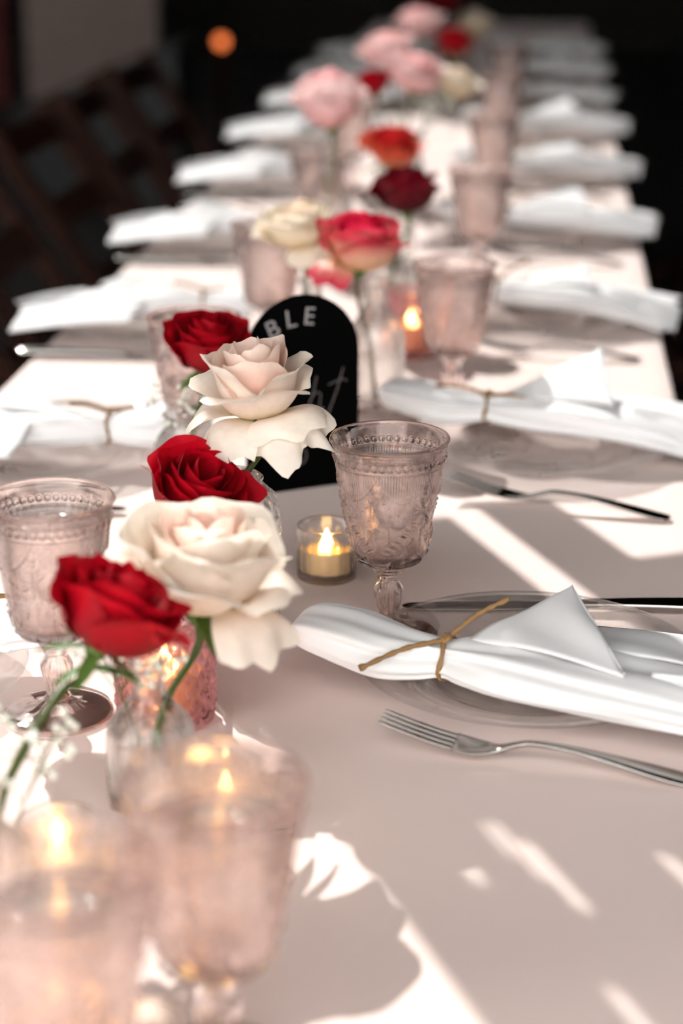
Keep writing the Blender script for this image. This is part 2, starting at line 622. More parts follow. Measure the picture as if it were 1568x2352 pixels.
def ice_mesh(seed):
    r = np.random.default_rng(seed)
    n = 14
    V = []
    for i in range(n):
        for j in range(n):
            th = PI * (i + .5) / n
            p = 2 * PI * j / n
            d = np.array([math.sin(th) * math.cos(p), math.sin(th) * math.sin(p), math.cos(th)])
            q = (np.abs(d) ** 5).sum() ** (-1 / 5)
            q *= 1 + .05 * math.sin(5 * p + seed) * math.sin(4 * th) + .03 * r.normal()
            V.append(d * q * .0125)
    F = gridfaces(n, n, False, True)
    F.append(tuple(range(n)))
    F.append(tuple((n - 1) * n + j for j in range(n))[::-1])
    return mesh('ice_cube', V, F, M['ice'])


ICE = [ice_mesh(i) for i in range(3)]


def goblet(x, y, rz, label, level=.147, group='pressed pink glass goblets'):
    t = thing('water_goblet', label, 'goblet', (x, y, T), rz, group)
    put('bowl', gob_bowl, t)
    put('stem', gob_stem, t)
    put('foot', gob_foot, t)
    if level not in WATER:
        WATER[level] = water_mesh(level)
    put('water', WATER[level], t)
    return t


def ice(x, y, z, i, rot, label):
    o = put('ice_cube', ICE[i], None, (x, y, T + z), rot)
    tag(o, label, 'ice cube', 'ice cubes in the goblets')


# rotation chosen so a daisy faces the way it does in the photograph
goblet(-.107, 1.437, math.radians(-40), 'pink pressed-glass water goblet beside the lit tea light, above the front napkin', .148)
goblet(-.331, 1.264, math.radians(-95), 'pink pressed-glass water goblet at the edge of the frame behind the drooping red rose', .148)
goblet(-.147, .845, math.radians(10), 'large blurred pink goblet in the foreground with amber light in its water', .140)
goblet(-.202, .755, math.radians(50), 'blurred pink goblet cut off by the bottom corner of the picture', .140)
goblet(-.088, 2.117, math.radians(-20), 'pink glass goblet behind the black sign, beside the second napkin with its twine', .144)
goblet(-.328, 1.835, math.radians(-60), 'pink glass goblet directly behind the upright red rose beside the sign', .10)
goblet(-.322, 2.33, 0, 'blurred pink goblet beside the cream rose past the sign', .146)
goblet(-.082, 2.80, 0, 'blurred pink goblet just past the dark red rose bud', .146)
for i, (x, y, l) in enumerate([(-.08, 3.42, 'blurred pink goblet beneath the pink and pale green flower cluster'),
                               (-.08, 4.05, 'faint blurred goblet beyond the pink flower cluster'),
                               (-.08, 4.68, 'dim goblet at the far end before the distant red rose'),
                               (-.33, 2.95, 'very blurred goblet beneath the tall pink rose'),
                               (-.34, 3.58, 'very blurred goblet behind the tall pink rose')]):
    goblet(x, y, i * .7, l, .146)
ice(-.100, 1.420, .112, 0, (.3, .5, .2), 'clear ice cube inside the goblet beside the lit tea light')
ice(-.118, 1.446, .124, 1, (.8, .2, 1.0), 'upper ice cube at the back of the goblet beside the tea light')
ice(-.326, 1.250, .108, 1, (.3, .9, .4), 'clear ice cube inside the goblet behind the drooping red rose')
ice(-.140, .835, .104, 2, (.5, .3, .1), 'blurred ice cube inside the large foreground goblet')


# ================================================================== plates, cutlery
pp = [(.0004, .0022), (.066, .0022), (.068, .0004), (.072, .0004), (.074, .0026), (.086, .0040), (.094, .0085), (.106, .0125), (.1185, .0150), (.1275, .0166),
      (.1296, .0176), (.1300, .0190), (.1292, .0202), (.1276, .0202), (.118, .0188), (.106, .0163), (.095, .0125), (.0895, .0105), (.0875, .0108), (.0855, .0092), (.080, .0066), (.070, .0058), (.0004, .0058)]
PLATE = mesh('glass_plate', *lathe(pp, 128), M['plate_glass'])


def plate(x, y, label):
    o = put('glass_plate', PLATE, None, (x, y, T + .0002))
    tag(o, label, 'plate', 'clear glass plates along the table')


def ribbon(st, ny=9, under=True):
    """st: list of x, zc, half width, thickness, dish; a lofted flat bar with rounded edges"""
    S = dense(st, 60)
    V = []
    n = 2 * ny
    for x, zc, hw_, th, dish in S:
        for j in range(n):
            a = 2 * PI * j / n
            ca, sa = math.cos(a), math.sin(a)
            yv = hw_ * math.copysign(abs(ca) ** .55, ca)
            zv = th * .5 * math.copysign(abs(sa) ** .8, sa)
            V.append((x, yv, zc + zv + dish * (yv / max(hw_, 1e-5)) ** 2))
    F = gridfaces(len(S), n, False, True)
    F.append(tuple(range(n)))
    F.append(tuple((len(S) - 1) * n + j for j in range(n))[::-1])
    return V, F


FH = mesh('fork_handle', *ribbon([(.048, .0078, .0118, .0022, .0010), (.058, .0052, .0122, .0022, .0016), (.068, .0050, .0098, .0026, .0014), (.077, .0072, .0052, .0032, 0), (.088, .0112, .0032, .0036, 0),
                                  (.100, .0138, .0030, .0034, 0), (.125, .0128, .0040, .0032, 0), (.150, .0098, .0062, .0030, -.0004), (.175, .0060, .0085, .0030, -.0008), (.193, .0034, .0090, .0028, -.0010), (.200, .0026, .0068, .0024, -.0006), (.203, .0024, .0025, .002, 0)]), M['steel'])
FT = mesh('fork_tine', *ribbon([(.000, .0205, .0008, .0010, 0), (.004, .0188, .0015, .0017, 0), (.02, .0142, .0019, .0020, 0), (.036, .0102, .0020, .0021, 0), (.050, .0076, .0021, .0022, 0)], 6), M['steel'])
KB = mesh('knife_blade', *ribbon([(.000, .0035, .0014, .0010, 0), (.006, .0035, .0060, .0012, 0), (.025, .0035, .0082, .0014, 0), (.06, .0038, .0086, .0018, 0), (.095, .0042, .0076, .0022, 0), (.108, .0045, .0055, .0030, 0)]), M['steel'])
KH = mesh('knife_handle', *ribbon([(.104, .0045, .0052, .0040, 0), (.112, .0048, .0050, .0052, 0), (.14, .0052, .0060, .0066, 0), (.175, .0054, .0078, .0076, 0), (.205, .0052, .0096, .0078, 0), (.222, .0050, .0098, .0074, 0), (.231, .0046, .0072, .006, 0), (.234, .0044, .002, .003, 0)]), M['steel'])


def fork(x, y, rz, label):
    t = thing('dinner_fork', label, 'fork', (x, y, T + .0012), rz, 'forks beside the plates')
    t.scale = (1.07, 1.07, 1.07)
    put('handle', FH, t)
    for j in range(4):
        put('tine', FT, t, (0, (j - 1.5) * .0062, 0))
    return t


def knife(x, y, rz, label):
    t = thing('table_knife', label, 'knife', (x, y, T + .001), rz, 'knives beside the plates')
    t.scale = (1.12, 1.12, 1.12)
    put('blade', KB, t)
    put('handle', KH, t)
    return t


# ================================================================== napkins
def napkin(x, y, rz, label, seed, apex=(.070, .090, .044), droop=0.0, twine=True, tails=((-.050, -.044, -.012), (.034, .042, .020)), z0=.0246, left=.118):
    """local x runs from the rounded inner end (-left) through the tie (0) to the outer end"""
    r = np.random.default_rng(seed)
    t = thing('cloth_napkin', label, 'napkin', (x, y, T + z0), rz, 'white napkins tied with twine')
    # x, y-centre, z-base, half width, height
    st = [(-left, .006, .018, .006, .006), (-left + .004, .006, .014, .022, .016), (-left + .016, .005, .008, .030, .027), (-left + .045, .003, .001, .034, .034), (-.045, .001, -.004, .031, .034),
          (-.018, 0, -.003, .0205, .029), (0, 0, .0, .0155, .024), (.016, 0, -.002, .022, .028), (.05, -.003, -.004, .034, .034), (.095, -.006, -.004, .041, .034),
          (.14, -.008, -.004 - droop * .1, .043, .032), (.185, -.008, -.005 - droop * .5, .042, .028), (.222, -.006, -.006 - droop, .040, .022), (.226, -.006, -.004 - droop, .030, .012)]
    S = dense(st, 96)
    n = 72
    p1, p2, p3 = r.uniform(0, 6, 3)
    V = []
    for (sx, yc, zb, hw_, h) in S:
        g = math.exp(-(sx / .030) ** 2)
        for j in range(n):
            a = 2 * PI * j / n
            ca, sa = math.cos(a), math.sin(a)
            yy = math.copysign(abs(ca) ** .85, ca)
            zz = math.copysign(abs(sa) ** .75, sa)
            k = 1 + (.05 + .09 * g) * math.sin(6 * a + p1 + 9 * sx) * (sa > -.5) + .045 * math.sin(3 * a + p2 + 30 * sx) + .03 * math.sin(11 * a + p3 - 20 * sx) * (1 + g)
            # a long soft crease where the outer layer laps over
            cr = .10 * math.exp(-((a - (1.9 - sx * 3)) / .16) ** 2) * (sx > -.01)
            V.append((sx, yc + hw_ * yy * k, max(zb + h * .5 + h * .5 * zz * (k - cr), -.0035 - droop * (sx > .13) * 2)))
    F = gridfaces(len(S), n, False, True)
    F.append(tuple(range(n)))
    F.append(tuple((len(S) - 1) * n + j for j in range(n))[::-1])
    part('body', V, F, M['napkin'], t)

    def sheet(name, corners, bulge, seedk, thick=.0016, nn=22):
        """bilinear patch with soft waves: corners a (0,0) b (1,0) c (1,1) d (0,1)"""
        a, b, c, d = [np.array(q, float) for q in corners]
        V, q1, q2 = [], *np.random.default_rng(seedk).uniform(0, 6, 2)
        for i in range(nn):
            for j in range(nn):
                u, v = i / (nn - 1), j / (nn - 1)
                p = a * (1 - u) * (1 - v) + b * u * (1 - v) + c * u * v + d * (1 - u) * v
                p = p + np.array([0, 0, bulge * math.sin(PI * u) * math.sin(PI * (.15 + .7 * v)) + .0022 * math.sin(7 * u + q1) * v * (1 - v) * 3 + .0016 * math.sin(9 * v + 5 * u + q2) * (1 - v * v)])
                V.append(p)
        o = part(name, V, gridfaces(nn, nn), M['napkin'], t)
        md = o.modifiers.new('thick', 'SOLIDIFY')
        md.thickness = thick
        return o

    ax, ay, az = apex
    # pointed flap thrown over the top, then the layer behind and the short cuff below
    fl = sheet('flap', [(.012, .006, .026), (.135, -.030, .032), (ax + .0004, ay, az), (ax - .0004, ay, az)], .006, seed + 1)
    e0, e1 = np.array((.135, -.030, .0325)), np.array((ax, ay, az + .0006))
    part('hem', *tube(dense([e0, e0 * .5 + e1 * .5 + (0, 0, .0006), e1], 16), .0009, 6), M['napkin'], fl)
    sheet('back_fold', [(.070, .020, .026), (.232, .012, .022 - droop), (.238, .102, .010 - droop * .8), (.088, .100, .012)], .005, seed + 2)
    sheet('cuff', [(.150, -.040, .004), (.240, -.058, .002 - droop), (.244, -.012, .026 - droop), (.152, -.016, .030)], .006, seed + 3)
    if twine:
        tw = []
        ring = [(0.0012 * math.sin(3 * a), .0182 * math.cos(a), .0128 + .0154 * math.sin(a)) for a in np.linspace(0, 2 * PI, 40)]
        kn = np.array((0, -.0035, .0285))
        spiral = lambda i, a: .22 * math.sin(2 * a + i * .9)
        V, F = join(tube(ring, .0018, 8, False, spiral),
                    tube(dense([kn + (-.003, -.002, -.002), kn + (0, .003, .002), kn + (.003, -.001, .002), kn + (0, -.003, .0), kn + (-.003, .002, .001)], 26), .0021, 8, True, spiral))
        for tl in tails:
            e = np.array(tl)
            e = kn + e * np.array((1, 1, 1))
            mid = (kn + e) / 2 + np.array((0, .002, .003))
            pth = dense([kn, mid, e], 40)
            rad = np.full(40, .0018)
            rad[-4:] = [.0020, .0023, .0025, .0022]
            V, F = join((V, F), tube(pth, rad, 8, True, spiral))
        part('twine_tie', V, F, M['twine'], t, label='brown jute twine knotted around the napkin')
    return t


RP = [1.366 + .588 * k for k in range(9)]
LPy = [1.295 + .58 * k for k in range(9)]
ordr = ['nearest', 'second', 'third', 'fourth', 'fifth', 'sixth', 'seventh', 'eighth', 'ninth']
for k, y in enumerate(RP):
    side = 'on the fork-side row at the table edge, %s from the camera' % ordr[k]
    if k == 0:
        plate(.004, y, 'clear glass plate under the large front napkin')
        napkin(-.055, 1.308, math.radians(-14), 'large sharp white napkin tied with twine on the front glass plate', 11)
        fork(-.0955, 1.236, math.radians(-11), 'sharp steel fork lying on pink cloth before the front plate')
        knife(-.100, 1.492, math.radians(5), 'dark reflecting steel knife behind the front napkin')
    elif k == 1:
        plate(.012, y - .01, 'clear glass plate under the napkin beyond the front goblet')
        napkin(-.045, 1.985, math.radians(-9), 'white napkin with curled twine ends on the second right-hand plate', 23, apex=(.105, .088, .062), droop=.014,
               tails=((-.055, .0, .006), (.052, -.004, -.004)))
        fork(-.078, 1.80, math.radians(-15), 'slightly blurred steel fork in the shade before the second right-hand plate')
        knife(-.03, 2.09, math.radians(4), 'steel knife with dark tip beside the second right-hand napkin')
    else:
        plate(.010, y, '%s clear glass plate in the right-hand row' % ordr[k].capitalize())
        napkin(-.05, y + .02, math.radians(-8 + (k * 37) % 17 - 6), '%s white napkin in the right-hand row, blurred' % ordr[k].capitalize(), 30 + k,
               apex=(.11, .07 + .01 * (k % 3), .036 + .012 * (k % 2)), droop=.018 if k == 2 else .008)
        fork(-.085, y - .17, math.radians(-6), '%s steel fork in the right-hand row, blurred' % ordr[k].capitalize())
        knife(-.085, y + .15, math.radians(4), '%s steel knife in the right-hand row, blurred' % ordr[k].capitalize())
for k, y in enumerate(LPy):
    plate(-.494, y, '%s clear glass plate in the left-hand row' % ordr[k].capitalize())
    napkin(-.425, y + (.0 if k else .05), PI + math.radians((k * 29) % 15 - 6), '%s white napkin in the left-hand row%s' % (ordr[k].capitalize(), '' if k < 2 else ', blurred'), 60 + k,
           apex=(.11, -.03 + .0 * k, .040), droop=.012 if k > 1 else 0.0, left=.10)
    if k:
        knife(-.375, y - .16, PI + math.radians(-2), '%s steel knife in the left-hand row' % ordr[k].capitalize())
        fork(-.385, y + .17, PI + math.radians(2), '%s steel fork in the left-hand row' % ordr[k].capitalize())


# ================================================================== roses
def rot_to(axis):
    a = Vector(axis).normalized()
    return np.array(Vector((0, 0, 1)).rotation_difference(a).to_matrix())


def bez(P, s):
    P = [np.array(p, float) for p in P]
    s = s[..., None]
    return (1 - s) ** 3 * P[0] + 3 * (1 - s) ** 2 * s * P[1] + 3 * (1 - s) * s ** 2 * P[2] + s ** 3 * P[3]


def sstep(a, b, x):
    q = np.clip((x - a) / (b - a), 0, 1)
    return q * q * (3 - 2 * q)


def petal(k, phi, R, r, open_=.3, reflex=.2, point=.3, wide=1.0, n=15, tall=1.0, ruffle=1.0, over=None):
    """k = 0 at the core .. 1 outermost; s runs from claw to lip, t across"""
    o = over or {}
    s, t = np.meshgrid(np.linspace(0, 1, n), np.linspace(-1, 1, n), indexing='ij')
    cut = s * (1 - .17 * np.abs(t) ** 3)
    rf = o.get('reflex', reflex * max(0, (k - .4) / .6))
    op = o.get('open', open_) * k
    cup = [(.05, 0), (.40 + .48 * k, .0), (.24 + .62 * k + .22 * op, .70 - .06 * k), (.13 + .58 * k + .75 * op, (1.22 - .20 * k - .25 * op) * o.get('tall', 1))]
    hang = [(.05, 0), (.52, .05), (.90, .52 - .16 * rf), (1.02 + .05 * rf, .30 - .52 * rf)]
    f = float(np.clip((rf - .25) / .5, 0, 1))
    P = [np.array(a) * (1 - f) + np.array(b) * f for a, b in zip(cup, hang)]
    c = bez(P, cut)
    rho, z = c[..., 0], c[..., 1] * tall
    A = (2.0 - 1.0 * k) * wide * o.get('wide', 1) * (1 - .22 * f)
    wsh = .38 + .62 * np.sin(np.clip(s, 0, 1) * PI * .60) ** 1.1
    al = A * wsh * (1 - .10 * s ** 8)
    ang = phi + t * al
    rho = rho * (1 + .16 * t * (1 - k) + .05 * k * t)           # each edge tucks under its neighbour
    q1, q2, q3 = r.uniform(0, 6.28, 3)
    lip = sstep(.72, 1.0, s) * (.35 + .65 * k)
    rho = rho + .16 * lip * (1 - f * .6) * o.get('lip', 1)
    z = z - .07 * lip ** 2 * o.get('lip', 1)
    roll = point * k * s ** 3 * np.abs(t) ** 3
    rho = rho + .20 * roll
    z = z - .22 * roll
    tip = o.get('tip', .10) * k * s ** 6 * np.exp(-(t / .22) ** 2)
    rho = rho + tip * (.5 + .3 * f)
    z = z - tip * (f * .7 - .1)
    rho = rho + ruffle * (.030 * np.sin(3.5 * t + q1) * s ** 2 + .035 * np.sin(8 * t + q2) * s ** 5) * (.25 + k)
    z = z + ruffle * (.045 * np.sin(2.6 * t + q3) * s ** 3 + .02 * np.sin(9 * t + q1) * s ** 6)
    V = np.stack([rho * np.cos(ang), rho * np.sin(ang), z], -1).reshape(-1, 3) * R
    return V, gridfaces(n, n), s.reshape(-1)


def leaf_blade(L, W, n=9, curl=.2):
    V = []
    for i in range(n):
        s = i / (n - 1)
        hw_ = W * math.sin(PI * min(1, s * .96 + .03)) ** .8 * (1 - .35 * s)
        for j in (-1, -.5, 0, .5, 1):
            V.append((s * L, hw_ * j, abs(j) * W * .25 - curl * L * s * s))
    return V, gridfaces(n, 5)


def rose(label, head, axis, R, pal, foot, seed, npet=20, open_=.3, reflex=.2, point=.3, tall=1.0, wide=1.0, mids=(), stem_r=.0024, stem='stem', sepal_out=.6, overs=None, group='cut roses', core=.38, spin=0, ruffle=1.0, leaves=()):
    """head = centre of the bloom, foot = bottom end of the stem (world, z above the table)"""
    r = np.random.default_rng(seed)
    Rm = rot_to(axis)
    foot = np.array(foot, float)
    head = np.array(head, float)
    t = thing('rose', label, 'rose', (foot[0], foot[1], foot[2] + T), 0, group)
    calyx = head - Rm @ np.array((0, 0, .55 * R * tall))
    off = calyx - foot
    for i in range(npet):
        k = i / (npet - 1)
        ov = (overs or {}).get(npet - 1 - i) or {}
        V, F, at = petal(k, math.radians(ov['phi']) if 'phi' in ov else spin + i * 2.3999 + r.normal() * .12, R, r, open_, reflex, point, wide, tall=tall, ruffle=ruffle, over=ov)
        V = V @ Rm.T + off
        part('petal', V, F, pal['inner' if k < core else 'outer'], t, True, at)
    # hip and sepals
    hip = [(.0002, -.26 * R), (.10 * R, -.24 * R), (.17 * R, -.12 * R), (.20 * R, 0), (.16 * R, .06 * R), (.0002, .07 * R)]
    V, F = lathe(hip, 14, None, False)
    part('hip', V @ Rm.T + off, F, M['sepal'], t)
    for j in range(5):
        V, F = leaf_blade(.85 * R, .14 * R, 8, -sepal_out * r.uniform(-.3, .8))
        V = np.array(V) + (.10 * R, 0, 0)
        a = j * 2 * PI / 5 + r.normal() * .2
        tilt = -sepal_out * r.uniform(.2, 1)
        ry = Matrix.Rotation(a, 3, 'Z') @ Matrix.Rotation(tilt, 3, 'Y')
        V = V @ np.array(ry).T
        part('sepal', V @ Rm.T + off, F, M['sepal'], t)
    pts = [np.zeros(3)] + [np.array(q, float) - foot for q in mids] + [off - Rm @ np.array((0, 0, .6 * R)), off - Rm @ np.array((0, 0, .2 * R))]
    part('stem', *tube(dense(pts, 24), stem_r * (1 + .12 * np.sin(np.arange(24) * 1.7)), 9), M[stem], t)
    for (f, L, W, az, el) in leaves:
        p = dense(pts, 24)[int(f * 23)]
        V, F = leaf_blade(L, W, 9, .25)
        ry = Matrix.Rotation(az, 3, 'Z') @ Matrix.Rotation(-el, 3, 'Y')
        part('leaf', np.array(V) @ np.array(ry).T + p, F, M['leaf'], t)
    return t


# sharp roses of the middle vase
rose('open blush white rose with drooping outer petals before the black sign', (-.205, 1.395, .216), (-.10, -.16, 1), .0470, BLUSH, (-.236, 1.425, .02), 5, npet=20,
     open_=.36, reflex=.15, point=.55, tall=1.02, wide=.92, mids=[(-.236, 1.430, .10)], sepal_out=-.6, core=.5, spin=.4, ruffle=1.4,
     overs={0: dict(phi=-118, reflex=1.02, tip=.20, wide=.85), 1: dict(phi=-66, reflex=1.22, tip=.26, wide=.62), 2: dict(phi=-24, reflex=1.12, tip=.2, wide=.7), 3: dict(phi=176, reflex=.72, tip=.25, wide=.8),
            4: dict(phi=-48, reflex=.72, tip=.22, wide=.9), 5: dict(phi=60, reflex=.5), 6: dict(phi=120, reflex=.45), 7: dict(phi=-92, open=.50, tall=.70, lip=1.8), 8: dict(phi=-8, open=.60, tall=.95, lip=1.6), 9: dict(phi=-150, open=.42, tall=1.08, lip=1.3)})
rose('deep red rose leaning over the crystal vase in front of the blush rose', (-.240, 1.335, .148), (.44, -.30, .84), .0405, RED, (-.240, 1.425, .018), 8, npet=19,
     open_=.30, reflex=.10, point=.45, tall=1.08, mids=[(-.266, 1.395, .095)], sepal_out=.35, spin=1.0)
# upright red rose behind
rose('upright deep red rose beside the black sign', (-.300, 1.75, .157), (.12, -.25, 1), .0375, RED, (-.322, 1.76, .012), 12, npet=18,
     open_=.28, reflex=.12, point=.5, tall=1.25, mids=[(-.318, 1.757, .07)], sepal_out=-.5, spin=.2, leaves=((.62, .03, .008, 2.6, .5), (.7, .025, .006, .3, -.2)))
# front blurred roses
rose('blurred red rose drooping on a long green stem at the front', (-.2445, 1.075, .157), (.40, .12, .84), .0398, RED, (-.298, .955, .012), 15, npet=18,
     open_=.36, reflex=.22, point=.55, tall=1.10, mids=[(-.2925, .980, .078), (-.274, 1.045, .114)], sepal_out=-.5, stem_r=.0030, spin=2.2, leaves=((.9, .022, .008, 3.4, -.2), (.88, .03, .009, .4, -.15)))
rose('blurred blush white rose opening wide behind the drooping red rose', (-.207, 1.17, .156), (.10, -.06, 1), .0553, BLUSH, (-.238, 1.135, .012), 19, npet=19,
     open_=.48, reflex=.3, point=.6, tall=1.02, mids=[(-.230, 1.142, .065)], sepal_out=-.3, stem_r=.0026, spin=1.3, core=.35,
     overs={0: dict(phi=-38, reflex=.95, tip=.2, wide=.75), 1: dict(phi=175, reflex=.50, tip=.15), 2: dict(phi=5, reflex=.55, tip=.15), 3: dict(phi=-120, reflex=.2, open=.6, tall=.85, lip=1.5)})
# beyond the sign
rose('red and yellow two-tone rose on a dark straight stem past the sign', (-.190, 2.10, .186), (.08, -.12, 1), .049, BICOL, (-.172, 2.10, .012), 21, npet=18,
     open_=.34, reflex=.25, point=.55, mids=[(-.181, 2.10, .08)], stem='stem_brown', stem_r=.0026, spin=.8, overs={0: dict(reflex=.8), 1: dict(reflex=.7)})
rose('blurred cream rose beside the two-tone rose', (-.270, 2.21, .184), (-.1, -.1, 1), .045, CREAM, (-.255, 2.20, .012), 22, npet=18,
     open_=.42, reflex=.35, point=.5, mids=[(-.256, 2.20, .07)], spin=2.0, overs={0: dict(reflex=.8), 2: dict(reflex=.8)})
rose('dark red half-closed rose bud above the two-tone rose', (-.172, 2.55, .170), (-.08, -.05, 1), .043, DKRED, (-.190, 2.52, .012), 23, npet=16,
     open_=.28, reflex=.12, point=.4, tall=1.15, mids=[(-.184, 2.53, .08)], spin=.5)
rose('blurred coral and red rose with green sepals', (-.214, 2.90, .176), (.15, -.25, 1), .044, CORAL, (-.215, 2.92, .012), 24, npet=17,
     open_=.34, reflex=.3, point=.5, mids=[(-.212, 2.92, .08)], spin=1.5, core=.6, sepal_out=-.2)
rose('tall blurred pink rose standing highest in mid table', (-.303, 2.85, .250), (-.06, -.12, 1), .050, PINK, (-.305, 2.85, .012), 25, npet=18,
     open_=.32, reflex=.25, point=.5, tall=1.4, mids=[(-.306, 2.85, .12)], spin=.9)
rose('blurred pale pink rose at the back of the far cluster', (-.270, 3.50, .262), (-.15, -.1, 1), .048, PINK, (-.245, 3.46, .012), 26, npet=16, open_=.4, reflex=.3, mids=[(-.25, 3.47, .12)])
rose('blurred pale pink rose at the front of the far cluster', (-.214, 3.40, .232), (.15, -.2, 1), .052, PINK, (-.235, 3.44, .012), 27, npet=16, open_=.42, reflex=.3, mids=[(-.232, 3.43, .12)])
rose('small blurred bright red rose within the far pink cluster', (-.284, 3.355, .219), (-.3, -.2, 1), .034, RED, (-.255, 3.44, .012), 28, npet=15, open_=.34, reflex=.2, mids=[(-.26, 3.44, .11)])
rose('blurred pale green white rose on the edge of the far cluster', (-.150, 3.52, .204), (.4, -.1, 1), .042, CREAM, (-.225, 3.455, .012), 29, npet=15, open_=.4, reflex=.3, mids=[(-.215, 3.44, .11)])
rose('dim distant red rose past the pink cluster', (-.204, 4.62, .176), (.1, -.2, 1), .046, RED, (-.23, 4.66, .012), 30, npet=14, mids=[(-.228, 4.66, .08)])
rose('dim distant dusky pink rose near the top of the picture', (-.304, 4.90, .194), (-.1, -.2, 1), .056, PINK, (-.27, 4.90, .012), 31, npet=14, open_=.4, mids=[(-.272, 4.9, .1)])
rose('dim distant dark red rose at the top edge of the picture', (-.262, 5.12, .228), (0, -.2, 1), .060, DKRED, (-.265, 5.10, .012), 32, npet=14, open_=.4, mids=[(-.265, 5.1, .1)])
rose('dim distant cream rose farthest along the table', (-.176, 5.2, .172), (.1, -.1, 1), .050, CREAM, (-.215, 5.2, .012), 33, npet=14, open_=.4, mids=[(-.213, 5.2, .08)])


# ================================================================== vases
def diamonds(n, p, amp, z0, z1):
    def d(th, Z):
        a = th * n / (2 * PI) + Z / p
        b = th * n / (2 * PI) - Z / p
        ta = np.abs((a % 1) - .5) * 2
        tb_ = np.abs((b % 1) - .5) * 2
        m_ = np.clip((Z - z0) / .004, 0, 1) * np.clip((z1 - Z) / .004, 0, 1)
        return amp * (np.minimum(1 - ta, 1 - tb_) * 2 - .5) * m_
    return d


def vessel(name, label, cat, x, y, prof_o, wall, mat, n=128, disp=None, floor=.006, water=None, group='glass bud vases', dn=60):
    t = thing(name, label, cat, (x, y, T + .0003), 0, group)
    po = dense(prof_o, dn)
    po[:, 0] = np.clip(po[:, 0], .0004, None)
    zi_ = po[po[:, 1] > floor]
    pin = [(max(a - wall, .002), b) for a, b in zi_][::-1]
    if water:
        # keep only the rising wall for the inside
        pass
    pr = [(.0004, float(po[0, 1]))] + [tuple(q) for q in po] + [(po[-1, 0] - wall * .5, po[-1, 1] + wall * .35)] + pin + [(.0004, floor)]
    k = len(po) + 1

    def dd(th, Z):
        D = np.zeros(Z.shape)
        if disp is not None:
            D[:, :k] = disp(th, Z[:, :k])
        return D
    part('glass', *lathe(pr, n, dd), M[mat], t)
    if water:
        w_ = [q for q in pin[::-1] if q[1] < water]
        wp = [(.0004, floor + .0004)] + [(a - .0004, b) for a, b in w_] + [(w_[-1][0] - .0004, water), (.0004, water)]
        part('water', *lathe(wp, 48), M['water'], t)
    return t


crystal = [(.030, 0), (.038, .001), (.042, .006), (.0435, .03), (.0445, .07), (.0445, .100), (.042, .114), (.036, .122), (.031, .127), (.0325, .131)]
vessel('crystal_vase', 'diamond-cut clear crystal vase holding the blush rose and red rose', 'vase', -.236, 1.425, crystal, .004, 'clear_glass', 200, diamonds(16, .0175, .0014, .006, .122), .008, .075, dn=110)
bottle = [(.022, 0), (.027, .001), (.029, .006), (.029, .045), (.026, .058), (.016, .070), (.0115, .078), (.0112, .092), (.0135, .097), (.0128, .100)]
flutes = lambda th, Z: .0008 * np.cos(th * 10) * np.clip((.05 - Z) / .02, 0, 1)
vessel('bud_vase', 'faceted clear bud vase holding the upright red rose', 'vase', -.322, 1.76, [(a * 1.05, b * .95) for a, b in crystal[:6]] and [(.026, 0), (.031, .002), (.033, .012), (.033, .045), (.030, .062), (.024, .072), (.0225, .082), (.025, .086)], .0028, 'clear_glass', 144, diamonds(14, .014, .0011, .004, .064), .006, .05, dn=80)
vessel('bud_vase', 'small clear glass bud vase in the front holding the blurred blush rose', 'vase', -.238, 1.137, bottle, .0026, 'clear_glass', 96, flutes, .006, .05)
vessel('bud_vase', 'clear bud vase at the picture edge holding the drooping red rose', 'vase', -.298, .957, bottle, .0026, 'clear_glass', 96, flutes, .006, .05)
tallb = [(.026, 0), (.030, .001), (.032, .006), (.032, .075), (.029, .092), (.017, .112), (.0125, .122), (.0122, .138), (.0155, .144), (.0150, .147)]
vessel('bottle_vase', 'clear glass bottle vase with narrow neck holding the two-tone rose', 'vase', -.172, 2.10, tallb, .0026, 'clear_glass', 72, None, .006, .06)
vessel('bottle_vase', 'clear bottle vase holding the blurred cream rose', 'vase', -.255, 2.20, [(a, b * .85) for a, b in tallb], .0026, 'clear_glass', 72, None, .006, .06)
vessel('bottle_vase', 'clear bottle vase holding the dark red rose bud', 'vase', -.190, 2.52, [(a, b * .8) for a, b in tallb], .0026, 'clear_glass', 72, None, .006, .05)
vessel('bottle_vase', 'clear bottle vase holding the coral rose', 'vase', -.215, 2.92, [(a, b * .8) for a, b in tallb], .0026, 'clear_glass', 72, None, .006, .05)
vessel('bottle_vase', 'tall clear vase under the tall pink rose', 'vase', -.305, 2.85, [(a * 1.1, b * 1.25) for a, b in tallb], .0026, 'clear_glass', 72, None, .006, .08)
vessel('cluster_vase', 'wide clear vase holding the far pink rose cluster', 'vase', -.242, 3.447, [(.030, 0), (.040, .002), (.043, .01), (.042, .06), (.036, .09), (.040, .115), (.043, .122)], .003, 'clear_glass', 96, diamonds(14, .016, .001, .01, .09), .007, .07)
vessel('bottle_vase', 'dim clear vase under the distant red rose', 'vase', -.23, 4.66, [(a, b * .7) for a, b in tallb], .0026, 'clear_glass', 48, None, .006)
vessel('bottle_vase', 'dim clear vase under the distant dusky pink rose', 'vase', -.27, 4.90, [(a, b * .8) for a, b in tallb], .0026, 'clear_glass', 48, None, .006)
vessel('bottle_vase', 'dim clear vase under the distant dark red rose', 'vase', -.265, 5.10, [(a, b * .9) for a, b in tallb], .0026, 'clear_glass', 48, None, .006)
vessel('bottle_vase', 'dim clear vase under the farthest cream rose', 'vase', -.215, 5.20, [(a * .8, b * .7) for a, b in tallb], .0026, 'clear_glass', 48, None, .006)
